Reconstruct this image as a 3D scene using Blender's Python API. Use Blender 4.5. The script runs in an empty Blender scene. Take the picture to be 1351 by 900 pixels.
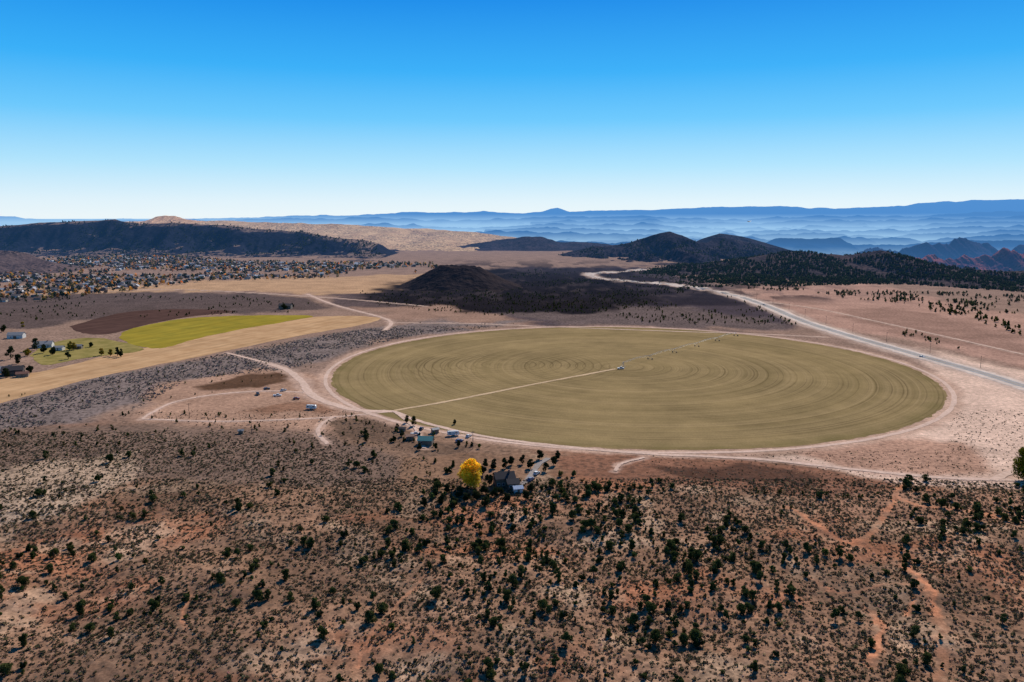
import bpy, math, random
import numpy as np
from mathutils import Vector, Matrix
rng=np.random.default_rng(7); random.seed(7)
CAMH=120.0; F=1040.0; PIT=math.atan(165/1040.0); CP,SP=math.cos(PIT),math.sin(PIT)
SC=bpy.context.scene; COL=SC.collection
def C(r,g,b,k=1.0):
    f=lambda c:(c/255/12.92 if c/255<=.04045 else ((c/255+.055)/1.055)**2.4)
    return (f(r)*k,f(g)*k,f(b)*k)
# ---------------------------------------------------------------- noise
def _h(ix,iy,s):
    ix=ix.astype(np.int64).astype(np.uint32); iy=iy.astype(np.int64).astype(np.uint32)
    n=ix*np.uint32(374761393)+iy*np.uint32(668265263)+np.uint32((s*974634777)&0xffffffff)
    n=(n^(n>>np.uint32(13)))*np.uint32(1274126177); n=n^(n>>np.uint32(16))
    return (n&np.uint32(0xffffff)).astype(np.float64)/0xffffff
def vn(x,y,s=0):
    x=np.asarray(x,float); y=np.asarray(y,float)
    xi=np.floor(x); yi=np.floor(y); fx=x-xi; fy=y-yi
    u=fx*fx*(3-2*fx); v=fy*fy*(3-2*fy)
    return (_h(xi,yi,s)*(1-u)+_h(xi+1,yi,s)*u)*(1-v)+(_h(xi,yi+1,s)*(1-u)+_h(xi+1,yi+1,s)*u)*v
def fbm(x,y,s=0,o=4):
    r=0;a=.5;t=0
    for i in range(o):
        r=r+a*vn(x*2**i,y*2**i,s+i); t+=a; a*=.5
    return r/t
def ridg(x,y,s=0,o=3):
    r=0;a=.5;t=0
    for i in range(o):
        r=r+a*(1-abs(2*vn(x*2**i,y*2**i,s+i)-1)); t+=a; a*=.5
    return r/t
def sst(a,b,x):
    t=np.clip((x-a)/(b-a),0,1); return t*t*(3-2*t)
# ---------------------------------------------------------------- terrain height
def H(x,y):
    x=np.asarray(x,float); y=np.asarray(y,float); r=np.hypot(x,y)
    fg=1-sst(285,350,y)
    z=fg*((fbm(x/70,y/70,3)-.5)*9+(fbm(x/24,y/24,5)-.5)*3-ridg(x/45+.3*vn(x/30,y/30,9),y/80,8,2)*2.6+1.2)
    lv=sst(1130,1300,y)*(1-sst(1750,2000,y))*sst(-260,-130,x)*(1-sst(300,480,x))
    z=z+lv*((fbm(x/24,y/34,12)-.5)*9+(fbm(x/9,y/9,14)-.5)*3)
    z=z-260*sst(2500,7500,r)
    z=z-120*sst(1950,2900,r)*sst(.34,.46,x/np.maximum(y,1))*(y>0)
    z=z+sst(3800,7000,r)*(1-sst(26000,40000,r))*(fbm(x/1500,y/2200,21)-.5)*190
    return z
def ray(px,py):
    r=(px-675.5)/F; u=-(py-450)/F
    return r,CP+SP*u,-SP+CP*u
def G(px,py):
    dx,dy,dz=ray(px,py); t=CAMH/-dz
    for i in range(8):
        z=float(H(t*dx,t*dy)); t=(CAMH-z)/-dz
    return (t*dx,t*dy,float(H(t*dx,t*dy)))
def P(px,py,D):
    dx,dy,dz=ray(px,py); t=D/dy; return (t*dx,D,CAMH+t*dz)
# ---------------------------------------------------------------- node helpers
def mat(name):
    m=bpy.data.materials.new(name); m.use_nodes=True; nt=m.node_tree; nt.nodes.clear()
    return m,nt
def nd(nt,t,ins=None,**kw):
    n=nt.nodes.new(t)
    for k,v in kw.items(): setattr(n,k,v)
    for k,v in (ins or {}).items():
        if isinstance(v,bpy.types.NodeSocket): nt.links.new(v,n.inputs[k])
        else:
            if isinstance(v,tuple) and len(v)==3 and n.inputs[k].type=='RGBA': v=v+(1,)
            n.inputs[k].default_value=v
    return n
def ma(nt,op,a,b=None,c=None,clamp=False):
    ins={0:a}
    if b is not None: ins[1]=b
    if c is not None: ins[2]=c
    n=nd(nt,'ShaderNodeMath',ins,operation=op); n.use_clamp=clamp; return n.outputs[0]
def mr(nt,v,a,b,c,d):
    return nd(nt,'ShaderNodeMapRange',{0:v,1:a,2:b,3:c,4:d}).outputs[0]
def mixc(nt,f,a,b,bt='MIX'):
    n=nt.nodes.new('ShaderNodeMix'); n.data_type='RGBA'; n.blend_type=bt
    for i,v in ((0,f),(6,a),(7,b)):
        if isinstance(v,bpy.types.NodeSocket): nt.links.new(v,n.inputs[i])
        else: n.inputs[i].default_value=(v+(1,)) if isinstance(v,tuple) and len(v)==3 else v
    return n.outputs[2]
def scalec(nt,col,f):
    n=nd(nt,'ShaderNodeVectorMath',{0:col},operation='SCALE'); 
    if isinstance(f,bpy.types.NodeSocket): nt.links.new(f,n.inputs[3])
    else: n.inputs[3].default_value=f
    return n.outputs[0]
def noise(nt,vec,scale,detail=4,rough=.55):
    return nd(nt,'ShaderNodeTexNoise',{'Vector':vec,'Scale':scale,'Detail':detail,'Roughness':rough}).outputs[0]
# aerial haze, an emission painted into the materials as a function of place (distance from the valley and height), same for every viewer
HZ=bpy.data.node_groups.new('PaintedHaze','ShaderNodeTree')
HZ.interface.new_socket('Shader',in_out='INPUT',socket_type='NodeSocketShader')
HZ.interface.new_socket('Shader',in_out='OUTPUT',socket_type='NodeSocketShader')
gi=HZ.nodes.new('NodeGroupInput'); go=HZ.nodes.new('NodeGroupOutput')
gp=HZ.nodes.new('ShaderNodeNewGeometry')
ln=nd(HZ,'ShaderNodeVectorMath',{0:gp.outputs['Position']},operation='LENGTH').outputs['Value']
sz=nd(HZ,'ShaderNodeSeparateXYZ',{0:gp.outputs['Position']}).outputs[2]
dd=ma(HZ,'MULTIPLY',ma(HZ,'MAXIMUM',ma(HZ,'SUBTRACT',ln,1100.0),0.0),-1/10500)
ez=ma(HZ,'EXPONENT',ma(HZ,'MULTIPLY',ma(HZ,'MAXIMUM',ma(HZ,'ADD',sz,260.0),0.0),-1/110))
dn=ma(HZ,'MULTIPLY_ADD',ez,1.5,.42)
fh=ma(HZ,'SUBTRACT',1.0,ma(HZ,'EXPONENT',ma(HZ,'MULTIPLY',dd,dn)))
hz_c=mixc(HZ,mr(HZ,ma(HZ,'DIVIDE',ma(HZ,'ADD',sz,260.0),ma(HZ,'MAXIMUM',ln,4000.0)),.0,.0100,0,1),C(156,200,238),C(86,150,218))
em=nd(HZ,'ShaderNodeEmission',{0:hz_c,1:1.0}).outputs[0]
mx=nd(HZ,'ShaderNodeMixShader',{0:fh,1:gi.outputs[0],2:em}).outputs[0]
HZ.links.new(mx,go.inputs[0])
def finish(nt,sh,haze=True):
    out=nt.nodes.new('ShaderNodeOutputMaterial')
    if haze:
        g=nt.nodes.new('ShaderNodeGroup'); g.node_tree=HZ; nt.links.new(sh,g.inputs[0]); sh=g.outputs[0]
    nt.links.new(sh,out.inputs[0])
def plain(name,col,rough=.8,var=.15,scale=1.5,haze=False,metal=0.0):
    m,nt=mat(name); tc=nt.nodes.new('ShaderNodeTexCoord')
    n=noise(nt,tc.outputs['Object'],scale)
    c=scalec(nt,nd(nt,'ShaderNodeRGB').outputs[0],mr(nt,n,.25,.75,1-var,1+var))
    nt.nodes['RGB'].outputs[0].default_value=col+(1,)
    b=nd(nt,'ShaderNodeBsdfPrincipled',{'Base Color':c,'Roughness':rough,'Metallic':metal}).outputs[0]
    finish(nt,b,haze); return m
def posn(nt): return nt.nodes.new('ShaderNodeNewGeometry').outputs['Position']
# ground
def ground_mat():
    m,nt=mat('ground_soil'); p=posn(nt)
    at=nd(nt,'ShaderNodeAttribute',attribute_name='Col')
    n1=noise(nt,p,.33,6,.65); n2=noise(nt,p,.03,4); n3=noise(nt,p,1.6,3)
    f=ma(nt,'MULTIPLY',mr(nt,n1,.3,.7,.64,1.34),mr(nt,n2,.3,.7,.82,1.18))
    f=ma(nt,'MULTIPLY',f,mr(nt,n3,.3,.7,.78,1.22))
    c=scalec(nt,at.outputs['Color'],f)
    vo=nd(nt,'ShaderNodeTexVoronoi',{'Vector':p,'Scale':.34}); 
    dot=mr(nt,ma(nt,'ADD',vo.outputs['Distance'],ma(nt,'MULTIPLY',n3,.3)),.42,.62,1.0,0.0)
    f2=ma(nt,'MULTIPLY',dot,at.outputs['Alpha'],clamp=True)
    c=mixc(nt,f2,c,C(66,58,52))
    bp=nd(nt,'ShaderNodeBump',{'Strength':.6,'Distance':.5,'Height':n1}).outputs[0]
    d=nd(nt,'ShaderNodeBsdfDiffuse',{'Color':c,'Normal':bp}).outputs[0]
    finish(nt,d); return m
def hill_mat(name,c1,c2,dotc,dens,cell,steep=None,bump=.6):
    m,nt=mat(name); p=posn(nt)
    n1=noise(nt,p,1/90,5,.6); n2=noise(nt,p,1/12,4,.6)
    c=mixc(nt,mr(nt,n1,.35,.65,0,1),c1,c2)
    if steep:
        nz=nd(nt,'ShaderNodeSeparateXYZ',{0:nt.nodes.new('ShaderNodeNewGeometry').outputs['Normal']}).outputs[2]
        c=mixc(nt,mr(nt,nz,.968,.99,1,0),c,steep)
    c=scalec(nt,c,mr(nt,n2,.3,.7,.7,1.3))
    vo=nd(nt,'ShaderNodeTexVoronoi',{'Vector':p,'Scale':1/cell})
    dot=mr(nt,vo.outputs['Distance'],.3,.5,1.0,0.0)
    dot=ma(nt,'MULTIPLY',dot,mr(nt,noise(nt,p,1/150,4,.6),.62-dens*.35,.75-dens*.35,0,1))
    c=mixc(nt,dot,c,dotc)
    bp=nd(nt,'ShaderNodeBump',{'Strength':bump,'Distance':5.0,'Height':n2}).outputs[0]
    finish(nt,nd(nt,'ShaderNodeBsdfDiffuse',{'Color':c,'Normal':bp}).outputs[0]); return m
def dirt_mat(name,col,col2,scale=.25,haze=True,streak=None):
    m,nt=mat(name); p=posn(nt)
    c=mixc(nt,mr(nt,noise(nt,p,scale,6,.65),.35,.65,0,1),col,col2)
    if streak:
        a,sp=streak; s=nd(nt,'ShaderNodeSeparateXYZ',{0:p})
        u=ma(nt,'ADD',ma(nt,'MULTIPLY',s.outputs[0],math.cos(a)),ma(nt,'MULTIPLY',s.outputs[1],math.sin(a)))
        v=ma(nt,'SUBTRACT',ma(nt,'MULTIPLY',s.outputs[1],math.cos(a)),ma(nt,'MULTIPLY',s.outputs[0],math.sin(a)))
        q=nd(nt,'ShaderNodeCombineXYZ',{0:ma(nt,'MULTIPLY',u,.01),1:ma(nt,'MULTIPLY',v,1/sp),2:0.0}).outputs[0]
        c=scalec(nt,c,mr(nt,noise(nt,q,1.0,3,.6),.3,.7,.82,1.16))
    c=scalec(nt,c,mr(nt,noise(nt,p,scale*.12,3),.3,.7,.88,1.12))
    finish(nt,nd(nt,'ShaderNodeBsdfDiffuse',{'Color':c}).outputs[0],haze); return m
def leaf_mat(name,haze=True,tl=.2):
    m,nt=mat(name); at=nd(nt,'ShaderNodeAttribute',attribute_name='Col').outputs['Color']
    d=nd(nt,'ShaderNodeBsdfDiffuse',{'Color':at}).outputs[0]
    t=nd(nt,'ShaderNodeBsdfTranslucent',{'Color':at}).outputs[0]
    finish(nt,nd(nt,'ShaderNodeMixShader',{0:tl,1:d,2:t}).outputs[0],haze); return m
# ---------------------------------------------------------------- mesh helpers
def fast_mesh(name,V,Fc,k,cols=None,smooth=False,mats=(),mi=None):
    me=bpy.data.meshes.new(name); V=np.asarray(V,np.float32); Fc=np.asarray(Fc,np.int32).ravel(); n=len(Fc)//k
    me.vertices.add(len(V)); me.vertices.foreach_set('co',V.ravel())
    me.loops.add(len(Fc)); me.loops.foreach_set('vertex_index',Fc)
    me.polygons.add(n); me.polygons.foreach_set('loop_start',np.arange(0,n*k,k,dtype=np.int32))
    if smooth: me.polygons.foreach_set('use_smooth',np.ones(n,bool))
    if mi is not None: me.polygons.foreach_set('material_index',np.asarray(mi,np.int32))
    me.update(calc_edges=True)
    if cols is not None:
        a=me.color_attributes.new('Col','FLOAT_COLOR','POINT'); cols=np.asarray(cols,np.float32)
        if cols.shape[1]==3: cols=np.hstack([cols,np.ones((len(cols),1),np.float32)])
        a.data.foreach_set('color',cols.ravel())
    for m in mats: me.materials.append(m)
    return me
def obj(name,data,parent=None,loc=None,rot=None,**tags):
    o=bpy.data.objects.new(name,data); COL.objects.link(o)
    if parent: o.parent=parent
    if loc is not None: o.location=loc
    if rot is not None: o.rotation_euler=(0,0,rot)
    for k,v in tags.items(): o[k]=v
    return o
def pymesh(name,vs,fs,m,mi=None):
    me=bpy.data.meshes.new(name); me.from_pydata(vs,[],fs)
    for q in (m if isinstance(m,(list,tuple)) else [m]): me.materials.append(q)
    if mi: 
        for i,p in enumerate(me.polygons): p.material_index=mi[i]
    me.update(); return me
def box(x0,x1,y0,y1,z0,z1):
    return ([(x0,y0,z0),(x1,y0,z0),(x1,y1,z0),(x0,y1,z0),(x0,y0,z1),(x1,y0,z1),(x1,y1,z1),(x0,y1,z1)],
            [(0,3,2,1),(4,5,6,7),(0,1,5,4),(1,2,6,5),(2,3,7,6),(3,0,4,7)])
def join(*gs):
    V=[];Fs=[]
    for v,f in gs:
        b=len(V); V+=list(v); Fs+=[tuple(i+b for i in q) for q in f]
    return V,Fs
def tube(a,b,ra,rb,n=8):
    a=Vector(a);b=Vector(b);d=(b-a).normalized(); u=d.orthogonal().normalized(); w=d.cross(u)
    V=[];
    for c,r in ((a,ra),(b,rb)):
        for i in range(n):
            t=2*math.pi*i/n; V.append(tuple(c+(u*math.cos(t)+w*math.sin(t))*r))
    Fs=[(i,(i+1)%n,n+(i+1)%n,n+i) for i in range(n)]+[tuple(range(n))[::-1],tuple(range(n,2*n))]
    return V,Fs
def extr(prof,y0,y1,inset=0):
    n=len(prof); V=[(x,y0,z) for x,z in prof]+[(x,y1,z) for x,z in prof]
    return V,[(i,(i+1)%n,n+(i+1)%n,n+i) for i in range(n)]+[tuple(range(n))[::-1],tuple(range(n,2*n))]
# ---------------------------------------------------------------- polygons
def sdpoly(poly,x,y):
    md=np.full(x.shape,1e18); ins=np.zeros(x.shape,bool); n=len(poly)
    for i in range(n):
        ax,ay=poly[i][:2]; bx,by=poly[(i+1)%n][:2]
        ex,ey=bx-ax,by-ay; t=np.clip(((x-ax)*ex+(y-ay)*ey)/(ex*ex+ey*ey+1e-9),0,1)
        md=np.minimum(md,(x-ax-t*ex)**2+(y-ay-t*ey)**2)
        c=((ay>y)!=(by>y)); 
        xi=ax+(y-ay)*ex/(ey if abs(ey)>1e-9 else 1e-9); ins^=(c&(x<xi))
    md=np.sqrt(md); return np.where(ins,md,-md)
def pdist(line,x,y):
    md=np.full(x.shape,1e18)
    for i in range(len(line)-1):
        ax,ay=line[i][:2]; bx,by=line[i+1][:2]; ex,ey=bx-ax,by-ay
        t=np.clip(((x-ax)*ex+(y-ay)*ey)/(ex*ex+ey*ey+1e-9),0,1)
        md=np.minimum(md,(x-ax-t*ex)**2+(y-ay-t*ey)**2)
    return np.sqrt(md)
def cr(pts,n=12):
    p=[np.array(q[:2],float) for q in pts]; p=[2*p[0]-p[1]]+p+[2*p[-1]-p[-2]]; out=[]
    for i in range(1,len(p)-2):
        for k in range(n):
            t=k/n; a,b,c,d=p[i-1:i+3]
            out.append(.5*((2*b)+(c-a)*t+(2*a-5*b+4*c-d)*t*t+(3*b-a-3*c+d)*t**3))
    out.append(p[-2]); return out
def GP(L): return [G(*q) for q in L]
FC=np.array([89.5,624.0]); FR=229.0
# zone polygons: outline, colour, shrub speckle, edge softness
ZN=[]
def zone(L,col,spk,soft=1.0): ZN.append((GP(L),col,spk,soft))
zone([(-300,360),(600,350),(760,345),(860,352),(1700,352),(1700,470),(1000,440),(560,430),(-300,440)],C(150,122,106),.25,2)
zone([(-200,388),(230,384),(400,392),(440,408),(300,412),(180,412),(60,432),(-200,440)],C(100,84,80),.8)
zone([(-100,384),(180,378),(260,370),(400,366),(560,362),(575,368),(520,384),(430,388),(230,382),(60,390)],C(186,148,114),.1)
zone([(440,388),(540,384),(600,400),(560,420),(440,404)],C(100,84,82),.7)
zone([(470,405),(540,403),(700,412),(760,422),(700,430),(560,424),(480,412)],C(156,124,106),.2)
zone([(560,362),(700,352),(860,352),(1000,395),(1060,425),(1070,436),(700,428),(640,412)],C(78,68,74),.8,1.6)
zone([(640,412),(760,408),(900,405),(1000,420),(1060,434),(900,434),(760,430)],C(110,94,90),.75,1.5)
zone([(690,352),(850,356),(860,366),(950,386),(980,400),(880,408),(780,396)],C(48,44,52),.5,1.8)
zone([(465,391),(520,378),(560,365),(650,354),(760,362),(830,378),(880,396),(790,413),(660,413),(560,404)],C(32,30,36),.3,1.2)
zone([(970,378),(1160,376),(1351,420),(1600,470),(1600,500),(1351,486),(1200,450),(1080,425),(1010,398)],C(176,138,120),.12)
zone([(1120,405),(1240,415),(1351,445),(1351,470),(1230,452),(1130,425)],C(156,122,106),.2)
zone([(-200,560),(0,535),(120,502),(300,466),(440,440),(560,424),(720,425),(560,440),(460,462),(380,488),(250,500),(170,540),(-200,600)],C(130,114,108),.7)
zone([(160,545),(220,505),(330,488),(400,492),(440,505),(480,545),(430,585),(300,562),(200,560)],C(170,134,112),.15)
zone([(-200,565),(170,556),(420,575),(560,600),(600,640),(-200,640)],C(128,104,90),.55,2.2)
zone([(270,508),(300,498),(360,492),(380,500),(340,512),(290,518)],C(98,72,56),.3,.5)
zone([(330,540),(400,536),(440,542),(430,548),(340,550)],C(150,112,90),.3,.5)
zone([(430,560),(500,546),(570,552),(650,575),(740,590),(640,612),(560,606),(470,590)],C(142,112,92),.4)
zone([(430,556),(500,552),(560,580),(640,590),(600,600),(500,590),(440,575)],C(118,94,78),.5)
zone([(1225,460),(1351,490),(1600,520),(1600,660),(1351,640),(1180,632),(1000,605),(1150,585),(1240,540),(1255,510)],C(216,182,160),.08)
zone([(1050,598),(1180,575),(1250,580),(1320,615),(1250,626),(1120,615)],C(180,140,118),.3)
zone([(730,600),(860,600),(1000,612),(1180,630),(1150,655),(1000,648),(880,638),(780,625)],C(138,98,78),.45)
zone([(860,612),(1000,618),(1080,632),(1060,640),(930,632)],C(92,66,54),.5,.5)
zone([(540,598),(640,600),(720,605),(700,640),(600,660),(540,640)],C(140,108,86),.35)
zone([(1080,650),(1180,640),(1400,650),(1500,690),(1351,700),(1180,680),(1100,680)],C(162,122,98),.4)
zone([(-100,640),(60,600),(180,600),(160,640),(60,690),(-100,700)],C(180,152,128),.45)
HAL=[]
# ---------------------------------------------------------------- roads
ROADS=[ # outline points, width, kind
 ([(355,480),(378,488),(398,503),(408,518),(430,530),(470,541),(520,543)],7.0,0),
 ([(188,553),(200,545),(232,530),(290,520),(350,516),(408,518)],2.8,0),
 ([(188,553),(300,556),(430,551),(520,543)],2.6,0),
 ([(440,550),(424,560),(420,572),(432,586)],3.0,0),
 ([(520,543),(560,558),(640,576),(740,589),(860,599),(1000,606),(1140,621),(1250,631),(1351,634),(1440,638)],4.2,0),
 ([(520,542),(600,528),(700,508),(812,487)],4.0,1),
 ([(405,388),(440,402),(500,418),(516,426),(508,436)],5,0),
 ([(516,426),(620,427),(720,431),(850,436),(1000,441),(1090,445)],4,0),
 ([(-40,392),(120,386),(230,382),(420,392),(560,404)],4.5,0),
 ([(300,466),(355,480)],4,0),
 ([(1440,600),(1351,618),(1310,634)],5,0),
 ([(1010,398),(1080,408),(1160,425),(1250,445),(1351,468)],3.5,0),
 ([(850,604),(820,612),(812,622)],2.4,0),
 ([(520,543),(548,566),(560,592)],2.6,0),
]
for L,w,k in ROADS: HAL.append((cr(GP(L),6),w))
HWY=[(852,356),(800,359),(778,363),(800,369),(860,374),(920,381),(965,389),(1012,404),(1060,424),(1120,443),(1180,460),(1240,477),(1300,494),(1351,510),(1430,532)]
hw=cr(GP(HWY),14)
WASH=[([(1190,745),(1225,775),(1238,800),(1244,850),(1240,905)],1.3,.8),([(1150,800),(1158,840),(1152,880)],.9,.75),([(262,765),(250,790),(235,830)],.7,.45),([(1060,715),(1090,780),(1180,770),(1230,780)],.5,.55),
 ([(1040,668),(1090,700),(1130,716),(1160,690),(1180,655),(1200,634)],1.0,.7),([(1180,655),(1220,668),(1290,676),(1351,690)],1.0,.6),([(470,880),(500,820),(560,760)],.5,.4),([(1225,775),(1210,790),(1200,812)],.6,.7)]
# ---------------------------------------------------------------- ground sheet
def build_ground():
    az=np.radians(np.concatenate([np.arange(-180,-41,3.0),np.arange(-41,41,.075),np.arange(41,180,3.0)]))
    dep=np.radians(np.linspace(50,.12,780)); r=CAMH/np.tan(dep); r=np.concatenate([[.5,20,45,70,90],r[r>95],[75000,120000]])
    A,R=np.meshgrid(az,r); X=R*np.sin(A); Y=R*np.cos(A); Z=H(X,Y)
    x=X.ravel(); y=Y.ravel(); rr=R.ravel()
    col=np.empty((x.size,4)); base=np.array(C(150,115,92))
    a=fbm(x/42,y/30,31); b=fbm(x/14,y/14,33)
    col[:,:3]=base; col[:,3]=.4
    red=(sst(.48,.72,a)*.6)[:,None]; col[:,:3]=col[:,:3]*(1-red)+np.array(C(178,112,80))*red
    pal=sst(.52,.74,b)[:,None]*.6; col[:,:3]=col[:,:3]*(1-pal)+np.array(C(194,162,134))*pal
    dk=sst(.5,.7,fbm(x/50,y/35,35))[:,None]*.5; col[:,:3]=col[:,:3]*(1-dk)+np.array(C(100,78,64))*dk
    far=sst(360,520,y)[:,None]; col[:,:3]=col[:,:3]*(1-far)+np.array(C(150,122,106))*far
    ff=sst(2500,4500,rr)[:,None]; col[:,:3]=col[:,:3]*(1-ff)+np.array(C(80,82,98))*ff; col[:,3]*=(1-ff[:,0])  # distant ground turned blue grey, haze put into its colour
    wx=x+(fbm(x/45,y/45,41)-.5)*.06*rr; wy=y+(fbm(x/45,y/45,43)-.5)*.10*rr
    for poly,c,spk,soft in ZN:
        q=np.array([p[:2] for p in poly]); m=80
        s=(wx>q[:,0].min()-m)&(wx<q[:,0].max()+m)&(wy>q[:,1].min()-m)&(wy<q[:,1].max()+m)
        if not s.any(): continue
        d=sdpoly(poly,wx[s],wy[s]); w=.012*soft*rr[s]; f=sst(-w,w,d)
        f4=f[:,None]; col[s,:3]=col[s,:3]*(1-f4)+np.array(c)*f4; col[s,3]=col[s,3]*(1-f)+spk*f
    # broken ground between the lava and the plain
    lz=sst(1050,1200,y)*(1-sst(1900,2300,y))*sst(-260,-150,x)*(1-sst(480,620,x))
    br=(sst(.55,.68,fbm(x/22,y/50,47))*lz*.4)[:,None]
    col[:,:3]=col[:,:3]*(1-br)+np.array(C(88,76,76))*br
    br=(sst(.5,.62,fbm(x/40,y/90,48))*lz*.7)[:,None]
    col[:,:3]=col[:,:3]*(1-br)+np.array(C(38,35,42))*br
    col[:,:3]*=np.array([1.0,.985,.94])
    for line,w in HAL:
        q=np.array(line); s=(x>q[:,0].min()-30)&(x<q[:,0].max()+30)&(y>q[:,1].min()-30)&(y<q[:,1].max()+30)
        d=pdist(line,x[s],y[s])+(fbm(x[s]/6,y[s]/6,51)-.5)*w*1.6; f=(1-sst(w*.3,w*1.5,d))*.7
        f4=f[:,None]; col[s,:3]=col[s,:3]*(1-f4)+np.array(C(198,164,142))*f4; col[s,3]*=(1-f)
    d=pdist(hw,x,y)+(fbm(x/20,y/20,52)-.5)*12; f=(1-sst(11,24,d))*.85
    col[:,:3]=col[:,:3]*(1-f[:,None])+np.array(C(192,164,144))*f[:,None]; col[:,3]*=(1-f)
    d=np.abs(np.hypot(x-FC[0],y-FC[1])-FR-4)+(fbm(x/9,y/9,53)-.5)*7; f=(1-sst(3,10,d))*.85
    col[:,:3]=col[:,:3]*(1-f[:,None])+np.array(C(192,156,132))*f[:,None]; col[:,3]*=(1-f)
    for L,w,st in WASH:
        line=cr(GP(L),6); dx=(fbm(x/8,y/8,57)-.5)*9+(fbm(x/3,y/3,59)-.5)*3
        d=pdist(line,x+dx,y); f=(1-sst(w*.4,w*2.0,d))*st*(.3+.7*sst(.35,.6,fbm(x/11,y/11,58)))
        col[:,:3]=col[:,:3]*(1-f[:,None])+np.array(C(206,136,98))*f[:,None]; col[:,3]*=(1-f)
    nr,nc=R.shape
    i=np.arange(nr-1)[:,None]; j=np.arange(nc)[None,:]; j2=(j+1)%nc
    Fq=np.stack([i*nc+j+0*i,i*nc+j2,(i+1)*nc+j2,(i+1)*nc+j+0*i],-1).reshape(-1,4)[:,::-1]
    V=np.stack([x,y,Z.ravel()],1)
    me=fast_mesh('ground',V,Fq,4,col,True,[ground_mat()])
    obj('ground',me,kind='structure',label='dry reddish brown desert valley floor with sagebrush',category='ground')
build_ground()
# ---------------------------------------------------------------- fields
def field_mat():
    m,nt=mat('pivot_field_stubble'); tc=nt.nodes.new('ShaderNodeTexCoord').outputs['Object']
    s=nd(nt,'ShaderNodeSeparateXYZ',{0:tc}); x,y=s.outputs[0],s.outputs[1]
    def rad(ox,oy):
        a=ma(nt,'SUBTRACT',x,ox); b=ma(nt,'SUBTRACT',y,oy)
        return ma(nt,'SQRT',ma(nt,'ADD',ma(nt,'MULTIPLY',a,a),ma(nt,'MULTIPLY',b,b)))
    r=rad(0.0,0.0); r2=rad(-92.0,10.0)
    def rn(r,fr,fa,det,off=0.0,rough=.6):
        v=nd(nt,'ShaderNodeCombineXYZ',{0:ma(nt,'MULTIPLY_ADD',r,fr,off),1:ma(nt,'MULTIPLY',x,fa),2:ma(nt,'MULTIPLY',y,fa)}).outputs[0]
        return noise(nt,v,1.0,det,rough)
    band=rn(r,.05,.0012,2); fine=rn(r,.5,.0012,2,7.0)
    def tracks(r,per,wd,off,jit=7.0):
        t=ma(nt,'ABSOLUTE',ma(nt,'SUBTRACT',ma(nt,'FRACT',ma(nt,'DIVIDE',ma(nt,'ADD',r,ma(nt,'MULTIPLY_ADD',rn(r,.03,.0,1,off),jit,off)),per)),.5))
        return mr(nt,t,.0,wd,1,0)
    amp=mr(nt,noise(nt,tc,.014,4),.36,.6,.15,1.0)
    nearr=mr(nt,y,90,-60,.3,1.0)
    t1=ma(nt,'MULTIPLY',tracks(r,7.1,.10,3.0),ma(nt,'MULTIPLY',mr(nt,rn(r,.08,.003,2,3.0),.38,.55,.2,1),nearr))
    t2=ma(nt,'MULTIPLY',tracks(r,21.0,.035,11.0),.9)
    t3=ma(nt,'MULTIPLY',tracks(r2,6.6,.14,5.0,4.0),ma(nt,'MULTIPLY',mr(nt,r2,98,70,0,1),mr(nt,r2,8,22,0,1)))
    big=noise(nt,tc,.014,5)
    c=mixc(nt,mr(nt,big,.36,.62,0,1),C(154,130,88),C(132,112,76))
    c=mixc(nt,mr(nt,fine,.35,.65,0,.5),c,C(168,142,102))
    c=mixc(nt,mr(nt,band,.42,.62,0,.35),c,C(122,104,68))
    c=mixc(nt,ma(nt,'MULTIPLY',t1,ma(nt,'MULTIPLY',amp,.7)),c,C(90,74,50))
    c=mixc(nt,ma(nt,'MULTIPLY',t2,ma(nt,'MULTIPLY',amp,.75)),c,C(84,68,46))
    c=mixc(nt,ma(nt,'MULTIPLY',t3,ma(nt,'MULTIPLY',amp,.75)),c,C(84,68,46))
    edge=mr(nt,r,FR-16,FR-2,0,.6); c=mixc(nt,ma(nt,'MULTIPLY',edge,mr(nt,noise(nt,tc,.05,4),.4,.6,0,1)),c,C(118,104,64))
    c=scalec(nt,c,mr(nt,noise(nt,tc,.9,5,.7),.3,.7,.82,1.18))
    c=scalec(nt,c,mr(nt,noise(nt,tc,.07,6,.7),.3,.7,.86,1.1))
    finish(nt,nd(nt,'ShaderNodeBsdfDiffuse',{'Color':c}).outputs[0]); return m
n=720; V=[(0,0,0)]+[((FR+2.2*(float(vn(i*.35,0,3))-.5))*math.cos(2*math.pi*i/n),(FR+2.2*(float(vn(i*.35,0,3))-.5))*math.sin(2*math.pi*i/n),0) for i in range(n)]
obj('circular_field',pymesh('circular_field',V,[(0,1+i,1+(i+1)%n) for i in range(n)],field_mat()),loc=(FC[0],FC[1],.05),kind='structure',label='large round olive tan crop field with concentric wheel rings',category='field')
def sheet(name,L,m,z,label,cat='field',smooth=8):
    p=GP(L); c=cr([q[:2] for q in p]+[p[0][:2]],smooth)[:-1]
    V=[(float(q[0])+(float(vn(i*.7,3,5))-.5)*3,float(q[1])+(float(vn(i*.7,8,6))-.5)*4,z) for i,q in enumerate(c)]
    obj(name,pymesh(name,V,[tuple(range(len(V)))],m),kind='structure',label=label,category=cat)
a0=G(0,515);a1=G(420,428); sa=math.atan2(a1[1]-a0[1],a1[0]-a0[0])
sheet('hay_field',[(-60,512),(0,501),(70,487),(140,470),(220,453),(300,437),(360,427),(420,418),(470,417),(502,420),(480,428),(400,442),(300,463),(200,483),(120,500),(0,532),(-60,545)],dirt_mat('hay_stubble',C(200,160,118),C(180,140,100),.06,streak=(sa,6)),.04,'long strip of golden tan hay stubble')
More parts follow.
